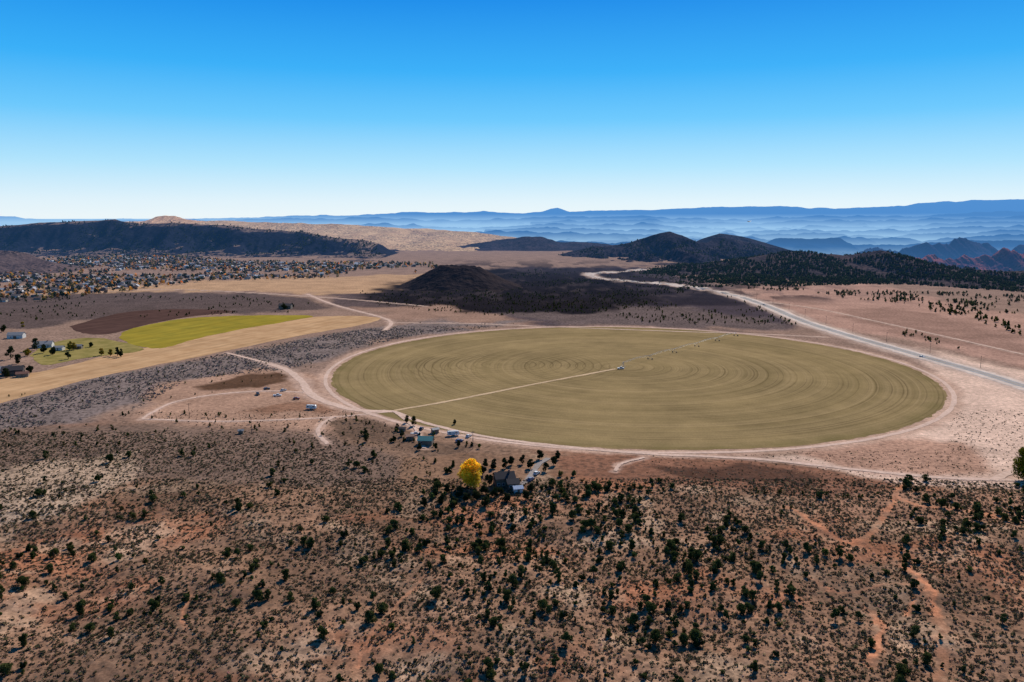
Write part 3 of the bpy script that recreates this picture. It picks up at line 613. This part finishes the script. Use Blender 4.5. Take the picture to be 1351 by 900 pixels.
for (a,b,h,r,y_) in [(48,462,11,5,0),(58,466,8,4,0),(70,468,7,3.5,0),(14,474,11,5,0),(-6,476,9,5,0),(92,462,8,4,1),(90,474,6,3,0),(120,458,5,2.5,0),(134,469,6,3,1),(155,470,8,2.5,0),(146,470,6,2.5,1),(160,471,7,2.5,0),(5,438,8,4,0),(30,432,6,3,1),(375,408,8,5,0),(385,406,6,4,0),(40,492,6,3,0),(98,462,7,3,1),(24,480,8,4,0),(36,470,7,3.5,1),(8,498,7,3.5,0)]:
    bigtree('farm_tree',a,b,h,r,C(150,130,50) if y_ else C(44,54,32),C(176,140,44) if y_ else C(64,70,40),('yellowing autumn tree' if y_ else 'dark green shade tree')+' beside the farm buildings',1200,.45,12,None,.25,'trees around the farmstead')
# ---------------------------------------------------------------- buildings
glass=plain('window_glass',C(40,48,58),.1,.05); trimw=plain('white_trim',C(196,192,186),.6,.05,haze=True)
def building(name,px,py,L,W,h,rh,wm,rm,label,cat='house',rot=0,win=2,door=True,chim=False,grp=None,off=(0,0)):
    g=G(px,py); e=obj(name,None,loc=(g[0]+off[0],g[1]+off[1],g[2]),rot=rot,label=label,category=cat)
    if grp: e['group']=grp
    l,w=L/2,W/2
    V=[(-l,-w,-.6),(l,-w,-.6),(l,w,-.6),(-l,w,-.6),(-l,-w,h),(l,-w,h),(l,w,h),(-l,w,h),(-l,0,h+rh-.02),(l,0,h+rh-.02)]
    obj('wall',pymesh('wall',V,[(0,1,5,4),(2,3,7,6),(1,2,6,9,5),(3,0,4,8,7),(4,5,9,8),(6,7,8,9),(0,3,2,1)],wm),e)
    o=.45; t=.16; s=rh/w; ez=h-o*s
    prof=[(-w-o,ez+.03),(0,h+rh+.03),(w+o,ez+.03),(w+o,ez+.03+t),(0,h+rh+.03+t),(-w-o,ez+.03+t)]
    Vr=[(-l-o,a,b) for a,b in prof]+[(l+o,a,b) for a,b in prof]
    Fr=[(0,1,7,6),(1,2,8,7),(2,3,9,8),(3,4,10,9),(4,5,11,10),(5,0,6,11),(0,5,4,1),(1,4,3,2),(6,7,10,11),(7,8,9,10)]
    ro=obj('roof',pymesh('roof',Vr,Fr,rm),e)
    if chim: obj('chimney',pymesh('chimney',*box(l*.4,l*.4+.8,-.9,-.2,h,h+rh+1.0),plain('chimney_brick',C(120,80,66))),ro)
    for sd in (-1,1):
        for k in range(win):
            cx=-l+L*(k+.5+(.5 if door and sd<0 and k>=win/2 else 0))/(win+(1 if door and sd<0 else 0)); y0=sd*w
            f=obj('window',pymesh('window_frame',*box(cx-.65,cx+.65,min(y0,y0+sd*.05),max(y0,y0+sd*.05),1.0,2.2),trimw),e)
            obj('pane',pymesh('pane',*box(cx-.53,cx+.53,min(y0+sd*.03,y0+sd*.08),max(y0+sd*.03,y0+sd*.08),1.12,2.08),glass),f)
    if door:
        dw=.5 if cat!='barn' else 1.5; cx=0
        obj('door',pymesh('door',*box(cx-dw,cx+dw,-w-.06,-w,0,2.1 if dw<1 else 2.6),plain('door_paint',C(110,90,74))),e)
    return e
wb=plain('siding_brown',C(104,80,64),.8); rb=plain('shingle_dark',C(52,44,46),.9,.2,3); teal=plain('metal_roof_teal',C(48,122,116),.5,.08,1); wg=plain('siding_weathered',C(116,102,88)); rg=plain('metal_roof_grey',C(138,134,130),.7); ww=plain('siding_white',C(196,192,184),.7,haze=True); rbl=plain('metal_roof_blue_white',C(150,168,190),.6); rr_=plain('metal_roof_rust',C(126,80,60),.7)
building('house',665,640,8.6,6.6,4.2,2.0,wb,rb,'two storey brown house with dark shingle roof among trees',rot=.25,win=3,chim=True)
building('house_wing',676,644,5,5,2.9,1.4,wb,rb,'single storey brown annex with dark shingle roof',rot=.25,win=1)
building('shed',683,649,3.8,3.2,2.0,.8,ww,rbl,'small white shed with pale blue metal roof','shed',rot=.25,win=0)
building('barn',562,586,7.4,6,2.8,1.5,wg,teal,'weathered barn with bright teal metal roof','barn',rot=-.1,win=1)
building('shed',541,580,4,3,2.2,.6,wg,rr_,'small weathered shed with rusty roof','shed',rot=.2,win=0)
building('shed',574,571,3.5,3,2.2,.6,wg,rg,'small grey metal roofed shed in the farmyard','shed',rot=.5,win=0)
building('shed',531,569,3,2.6,2,.5,wg,rb,'tiny dark roofed shed in the dusty yard','shed',rot=-.3,win=0)
building('farmhouse',58,458,15,10,3.2,2.4,ww,rg,'white farmhouse with grey roof among shade trees',rot=.3,win=4,chim=True)
building('barn',18,494,14,10,4,2.6,plain('barn_dark',C(70,58,56)),rb,'dark barn beside the hay field','barn',rot=.4,win=1)
building('shed',4,491,9,7,3,1.6,ww,rg,'white farm shed with grey roof','shed',rot=.4,win=0)
building('shed',30,497,8,5,2.6,1.2,wg,rr_,'low farm shed with rusty roof','shed',rot=.4,win=0)
building('shed',78,462,8,6,2.8,1.2,ww,rg,'white outbuilding beside the pasture','shed',rot=.1,win=1)
building('shed',104,460,6,5,2.6,1.2,wg,rg,'grey outbuilding beside the pasture','shed',rot=.1,win=0)
building('barn',377,407,16,10,4,2.5,wg,rb,'dark roofed barn with trees on the plain','barn',rot=0,win=1)
building('barn',22,446,14,9,3.6,2.2,ww,rg,'pale barn at the field edge','barn',rot=.2,win=1)
building('shed',318,572,2.4,2,1.8,.5,wg,rg,'tiny metal shed by the dirt track','shed',rot=.2,win=0)
# ---------------------------------------------------------------- vehicles
tyre=plain('tyre_rubber',C(36,36,36),.9); dtyre=plain('tyre_dusty',C(120,102,80),.9,haze=True); rim=plain('rim_metal',C(170,170,172),.4,metal=.6)
WH=pymesh('tyre',*tube((0,-.12,0),(0,.12,0),.36,.36,16),tyre); RI=pymesh('rim',*tube((0,-.13,0),(0,.13,0),.2,.2,12),rim)
lampm=plain('lamp_lens',C(230,225,210),.2)
def vehicle(kind,px,py,rot,paint,label):
    g=G(px,py); e=obj(kind,None,loc=(g[0],g[1],g[2]+.05),rot=rot,label=label,category='trailer' if 'trailer' in kind else kind.replace('parked_','').replace('_',' '))
    if kind=='parked_car': prof=[(-2.2,.4),(2.2,.4),(2.25,.75),(2.0,.95),(1.1,1.02),(-2.0,1.05),(-2.25,.8)]; cab=[(-1.9,1.03),(1.15,1.0),(.45,1.48),(-1.4,1.48)]; rf_=[(-1.42,1.46),(.47,1.46),(.3,1.55),(-1.25,1.55)]; wx=(-1.4,1.4)
    elif kind=='parked_pickup': prof=[(-2.7,.5),(2.7,.5),(2.75,.9),(2.6,1.1),(1.2,1.2),(-2.7,1.2)]; cab=[(-.6,1.18),(1.3,1.18),(.75,1.75),(-.5,1.75)]; rf_=[(-.52,1.73),(.77,1.73),(.6,1.83),(-.4,1.83)]; wx=(-1.7,1.75)
    else: prof=[(-3.2,.55),(3.0,.55),(3.3,1.2),(3.0,2.5),(2.7,2.75),(-3.0,2.75),(-3.25,2.4)]; cab=None; wx=(-.45,.45)
    obj('body',pymesh('body',*extr(prof,-.9,.9),paint),e)
    if cab:
        obj('window',pymesh('window',*extr(cab,-.78,.78),glass),e); obj('roof',pymesh('roof',*extr(rf_,-.76,.76),paint),e)
        for s in (-.62,.62): obj('headlight',pymesh('headlight',*box(prof[2][0]-.15,prof[2][0]+.02,s-.17,s+.17,.7,.88),lampm),e)
    else:
        for cx in (-2,1.6): obj('window',pymesh('window',*box(cx-.5,cx+.5,-.93,-.9,1.6,2.2),glass),e)
        obj('door',pymesh('door',*box(-.3,.4,-.93,-.9,.7,2.4),trimw),e); obj('hitch',pymesh('hitch',*box(3.0,4.2,-.06,.06,.45,.57),tyre),e)
    for a in wx:
        for s in (-.85,.85):
            w=obj('wheel',None,e,loc=(a,s,.31)); obj('tyre',WH,w); obj('rim',RI,w)
pw=plain('paint_white',C(200,198,193),.4,.05); pb=plain('paint_blue',C(70,96,130),.4,.03); pd=plain('paint_dark',C(58,60,66),.3,.03); pr=plain('paint_red',C(140,50,42),.3,.03)
VL=[('parked_pickup',819,487,.3,pw,'white pickup parked at the middle of the round field'),('camper_trailer',598,575,.2,pw,'white camper trailer parked in the farmyard'),('parked_car',618,577,1.2,pw,'white car parked in the farmyard'),('parked_car',606,583,.6,pb,'blue car parked beside the trailer'),('parked_pickup',548,574,.2,pw,'white pickup beside the weathered shed'),('parked_car',556,567,1.4,pd,'dark car parked by the barn'),
('camper_trailer',411,540,-.2,pw,'white camper trailer parked on bare dirt'),('parked_pickup',366,523,.1,pw,'white pickup parked on the bare dirt lot'),('parked_car',352,514,.6,pd,'dark old car on the bare dirt lot'),('parked_car',374,516,1.0,pw,'white old car on the bare dirt lot'),('parked_car',391,527,.3,pr,'red old car on the bare dirt lot'),('parked_pickup',340,521,2.0,pd,'dark old pickup on the bare dirt lot'),
('parked_car',708,626,1.1,pw,'white car parked on the driveway'),('parked_car',700,634,1.1,pb,'blue car parked on the driveway'),('parked_car',1216,471.5,-.95,pw,'white car driving along the highway'),('parked_car',1008,403,-.9,pd,'dark car driving along the highway')]
for v in VL: vehicle(*v)
# ---------------------------------------------------------------- centre pivot irrigator
gal=plain('galvanised_steel',C(176,178,180),.4,.1,metal=.5,haze=True)
dv=math.atan2(183,152); e=obj('irrigation_machine',None,loc=(FC[0],FC[1],.05),rot=dv,label='long galvanised centre pivot irrigation boom on wheeled towers',category='irrigation machine')
obj('pivot_tower',pymesh('pivot_tower',*join(*[tube((sx*1.3,sy*1.3,0),(sx*.25,sy*.25,4),.07,.06,6) for sx in(-1,1) for sy in (-1,1)]+[tube((0,0,0),(0,0,4.3),.12,.12,8)]+[box(-1.35,1.35,-1.35,-1.25,.3,.4),box(-1.35,1.35,1.25,1.35,.3,.4)]),gal),e)
ns=5; SL=43.0; gs=[]
for k in range(ns):
    for q in range(8):
        a,b=k*SL+q*SL/8,k*SL+(q+1)*SL/8; za=3.6+1.0*math.sin(math.pi*q/8); zb=3.6+1.0*math.sin(math.pi*(q+1)/8); gs.append(tube((a,0,za),(b,0,zb),.1,.1,6))
        for s in (-.7,.7): gs.append(tube((a,s if q else 0,za-.9 if q else za),(b,s if q<7 else 0,zb-.9 if q<7 else zb),.03,.03,4)); 
        if q: gs+= [tube((a,0,za),(a,.7,za-.9),.025,.025,4),tube((a,0,za),(a,-.7,za-.9),.025,.025,4)]
obj('pipe',pymesh('pipe',*join(*gs),gal),e)
tg=pymesh('tower',*join(tube((0,-2,.6),(0,0,3.6),.06,.06,6),tube((0,2,.6),(0,0,3.6),.06,.06,6),tube((0,-2,.6),(0,2,.6),.07,.07,6),tube((0,-1.1,2),(0,1.1,2),.04,.04,5)),gal); tw=pymesh('wheel',*tube((-.15,0,0),(.15,0,0),.6,.6,18),dtyre)
for k in range(1,ns+1):
    t=obj('tower',tg,e,loc=(k*SL,0,0))
    for s in (-2,2): obj('wheel',tw,t,loc=(0,s,.6))
# ---------------------------------------------------------------- utility poles
wood=plain('pole_wood',C(96,80,68),.9,haze=True)
pm=pymesh('post',*tube((0,0,-.5),(0,0,9.5),.16,.11,8),wood); am=pymesh('crossarm',*join(box(-1.2,1.2,-.06,.06,8.7,8.85),*[box(a-.05,a+.05,-.05,.05,8.85,9.1) for a in(-1.1,-.5,.5,1.1)]),wood)
base_l=offl(hw,15); 
acc=0;last=None;pp=[]
for q in base_l:
    if last is not None: acc+=np.linalg.norm(q-last)
    if last is None or acc>62: pp.append(q); acc=0
    last=q
pp=[(q[0],q[1]) for q in pp if 380<q[1]<1400][:26]+[G(332,572)[:2],G(250,552)[:2],G(624,592)[:2]]
for q in pp:
    e=obj('utility_pole',None,loc=(q[0],q[1],float(H(*q))),rot=.8,label='weathered wooden utility pole with crossarm',category='utility pole',group='utility poles along the roads'); obj('post',pm,e); obj('crossarm',am,e)
# ---------------------------------------------------------------- town
TP=GP([(-40,350),(60,342),(200,337),(300,346),(560,349),(580,357),(420,367),(260,370),(170,382),(60,395),(-40,402)])
q=np.array([p[:2] for p in TP]); hs=[]
for gx in np.arange(q[:,0].min(),q[:,0].max(),27):
    for gy in np.arange(q[:,1].min(),q[:,1].max(),34):
        hs.append((gx+random.uniform(-6,6),gy+random.uniform(-7,7)))
hs=np.array(hs); hs=hs[sdpoly(TP,hs[:,0],hs[:,1])>0]; hs=hs[(fbm(hs[:,0]/150,hs[:,1]/150,99)>.40)&(rng.random(len(hs))<.78)]
hs=hs[np.argsort(hs[:,1])]; print('houses',len(hs))
wc=[C(168,156,142),C(150,130,112),C(122,102,90),C(190,186,180),C(98,80,72)]; rc=[C(74,68,72),C(100,84,78),C(176,174,174),C(98,70,60),C(134,124,118)]
WM=[plain('stucco_%s'%k,c,haze=True) for k,c in zip(('cream','sand','tan','white','brown'),wc)]; RR=[plain('shingle_%s'%k,c,haze=True) for k,c in zip(('grey','taupe','pale','red','ash'),rc)]
wn=('cream','sand coloured','tan','white','brown'); rn_=('grey','taupe','pale metal','reddish','ash grey')
HM=[]; HRAW=[]
for k in range(15):
    L,W,h,rh=random.uniform(8.5,12.5),random.uniform(7,8.5),random.choice((2.6,2.6,4.2)),random.uniform(1.5,2.3)
    def gab(cx,cy,L,W,h,rh,o=.5):
        l,w=L/2,W/2; V=[(cx+a,cy+b,c) for a,b,c in [(-l,-w,-.5),(l,-w,-.5),(l,w,-.5),(-l,w,-.5),(-l,-w,h),(l,-w,h),(l,w,h),(-l,w,h),(-l,0,h+rh-.05),(l,0,h+rh-.05)]]
        Fw=[(0,1,5,4),(2,3,7,6),(1,2,6,9,5),(3,0,4,8,7)]
        z=h-.1; V2=[(cx+a,cy+b,c) for a,b,c in [(-l-o,-w-o,z),(l+o,-w-o,z),(l+o,0,h+rh),(-l-o,0,h+rh),(-l-o,w+o,z),(l+o,w+o,z)]]
        return V+V2,Fw,[(10,11,12,13),(13,12,15,14)]
    V,Fw,Fr=gab(0,0,L,W,h,rh); V3,Fw3,Fr3=gab(L*.3,-W*.55,L*.42,W*.8,2.6,rh*.7); b=len(V)
    Fd=[(b+16,b+17,b+18,b+19)]; V4=[(L*.3-2.0,-W*.95-.05,-.1),(L*.3+2.0,-W*.95-.05,-.1),(L*.3+2.0,-W*.95-.05,2.2),(L*.3-2.0,-W*.95-.05,2.2)]
    fs=Fw+[tuple(i+b for i in f) for f in Fw3]+Fr+[tuple(i+b for i in f) for f in Fr3]+Fd; mi=[0]*8+[1]*4+[2]
    a_,b_=k%5,(k*2+k//5)%5; HM.append((pymesh('town_house',V+V3+V4,fs,[WM[a_],RR[b_],trimw],mi),wn[a_],rn_[b_])); HRAW.append((V+V3+V4,fs,mi,a_,b_))
for x0,y0 in hs[:295]:
    me,a_,b_=random.choice(HM)
    o=obj('town_house',me,loc=(x0,y0,0),rot=.2+random.choice((0,math.pi/2,math.pi,-math.pi/2))+random.uniform(-.1,.1),label='%s walled house with %s gabled roof in town'%(a_,b_),category='house',group='houses of the desert town')
V=[];Fs=[];MI=[]
for x0,y0 in hs[295:]:
    v_,f_,m_,a_,b_=random.choice(HRAW); t=.2+random.choice((0,math.pi/2,math.pi,-math.pi/2)); c_,s_=math.cos(t),math.sin(t); b=len(V)
    V+=[(x0+p[0]*c_-p[1]*s_,y0+p[0]*s_+p[1]*c_,p[2]) for p in v_]; Fs+=[tuple(i+b for i in f) for f in f_]; MI+=[(a_,5+b_,10)[j] for j in m_]
if V: obj('town_quarter',pymesh('town_quarter',V,Fs,WM+RR+[trimw],MI),kind='stuff',label='farther houses of the desert town below the mesa',category='houses')
TT=[]
for k,(c1,c2,l_) in enumerate([(C(54,64,40),C(78,82,50),'dark green'),(C(46,54,38),C(68,74,46),'dark green'),(C(226,160,44),C(238,184,70),'golden yellow autumn'),(C(124,114,54),C(150,128,64),'yellow green'),(C(188,114,50),C(200,134,66),'orange autumn'),(C(100,86,78),C(118,100,90),'bare grey brown')]):
    h=random.uniform(6.5,9.5); V,c=crown(120,h*.52,h*.15,h,9,c1,c2,.95); tv,tf=tube((0,0,-.3),(0,0,h*.5),.25,.12,3); tri=np.array([[tv[f[0]],tv[f[1]],tv[f[2]]] for f in tf[:3]]).reshape(-1,3)
    TT.append((trimesh('town_tree',(np.vstack([V,tri]),np.vstack([c,np.tile(C(80,66,56),(len(tri),1))])),LM),l_,(V,c)))
n=14000; a=rng.uniform(q[:,0].min(),q[:,0].max(),n); b=rng.uniform(q[:,1].min(),q[:,1].max(),n); k=(sdpoly(TP,a,b)>-25)&(fbm(a/150,b/150,99)>.36); a=a[k];b=b[k]
k=np.array([np.min((hs[:,0]-a[i])**2+(hs[:,1]-b[i])**2)>60 for i in range(len(a))]); a=a[k];b=b[k]
tt=np.stack([a,b],1)[:2700]; tt=tt[np.argsort(tt[:,1])]; print('town trees',len(tt))
for p_ in tt[:290]:
    me,l_,_=TT[random.choice((0,0,0,1,1,3,3,2,2,4,5,5))]; s=random.uniform(.6,1.15)
    o=obj('town_tree',me,loc=(p_[0],p_[1],0),rot=random.random()*6.28,label='%s street tree between town houses'%l_,category='tree',group='trees of the desert town'); o.scale=(s,s,s)
rs=tt[290:]; pos=np.stack([rs[:,0],rs[:,1],0*rs[:,0]],1)
bake('town_grove',[TT[i][2] for i in (0,0,0,1,1,1,3,3,5,2,2,4)],pos,.5+.55*rng.random(len(rs)),rng.random(len(rs))*6.28,tint(len(rs)),LM,kind='stuff',label='many garden trees spread through the town',category='trees')
# ---------------------------------------------------------------- bird
g=P(988,292.5,120)
V=[(0,.32,0),(.05,.15,.03),(-.05,.15,.03),(.06,-.1,.02),(-.06,-.1,.02),(.09,-.34,0),(-.09,-.34,0),(0,.05,-.06),(.3,.12,.1),(.62,-.02,.12),(.3,-.1,.09),(-.3,.12,.1),(-.62,-.02,.12),(-.3,-.1,.09)]
obj('bird',pymesh('bird',V,[(0,1,2),(1,3,4,2),(3,5,6,4),(0,7,1),(0,2,7),(1,7,3),(2,4,7),(7,5,3),(7,4,6),(7,6,5),(1,8,10,3),(8,9,10),(2,4,13,11),(11,13,12)],plain('feathers_pale',C(190,180,150),.9)),loc=g,rot=.5,label='pale bird gliding with wings spread in open sky',category='bird')
# ---------------------------------------------------------------- light and sky
AZ,EL=math.radians(20),math.radians(36)
sv=Vector((math.sin(AZ)*math.cos(EL),math.cos(AZ)*math.cos(EL),math.sin(EL)))
L=bpy.data.lights.new('sun','SUN'); L.energy=5.0; L.angle=math.radians(.5); L.color=(1,.94,.86)
so=bpy.data.objects.new('sun',L); COL.objects.link(so); so.rotation_euler=sv.to_track_quat('Z','Y').to_euler()
w=bpy.data.worlds.new('World'); SC.world=w; w.use_nodes=True; nt=w.node_tree; nt.nodes.clear()
sk=nd(nt,'ShaderNodeTexSky',sky_type='NISHITA'); sk.sun_disc=False; sk.sun_elevation=EL; sk.sun_rotation=AZ; sk.altitude=1200; sk.air_density=1.0; sk.dust_density=.2; sk.ozone_density=1.5
dz=nd(nt,'ShaderNodeSeparateXYZ',{0:nt.nodes.new('ShaderNodeTexCoord').outputs['Generated']}).outputs[2]
rp=nt.nodes.new('ShaderNodeValToRGB'); nt.links.new(dz,rp.inputs[0]); el=rp.color_ramp.elements
stops=[(0.0,(.82,.92,.97)),(.018,(.74,.89,.98)),(.06,(.43,.77,.99)),(.115,(.14,.58,.99)),(.17,(.03,.43,.95)),(.25,(.0,.26,.83)),(.5,(.004,.10,.36)),(1.0,(.006,.06,.22))]
el[0].position,el[0].color=stops[0][0],stops[0][1]+(1,); el[1].position,el[1].color=1.0,stops[-1][1]+(1,)
for p_,c_ in stops[1:-1]:
    k=el.new(p_); k.color=c_+(1,)
mixs=mixc(nt,.95,scalec(nt,sk.outputs[0],.1),rp.outputs[0])
bg=nd(nt,'ShaderNodeBackground',{0:mixs,1:1.0}); out=nt.nodes.new('ShaderNodeOutputWorld'); nt.links.new(bg.outputs[0],out.inputs[0])
SC.view_settings.view_transform='Standard'; SC.view_settings.look='None'; SC.view_settings.exposure=0
cam=bpy.data.cameras.new('camera'); co=bpy.data.objects.new('camera',cam); COL.objects.link(co); SC.camera=co
co.location=(0,0,CAMH); co.rotation_euler=(math.pi/2-PIT,0,0); cam.sensor_width=36; cam.lens=F/1351*36; cam.clip_start=1; cam.clip_end=200000
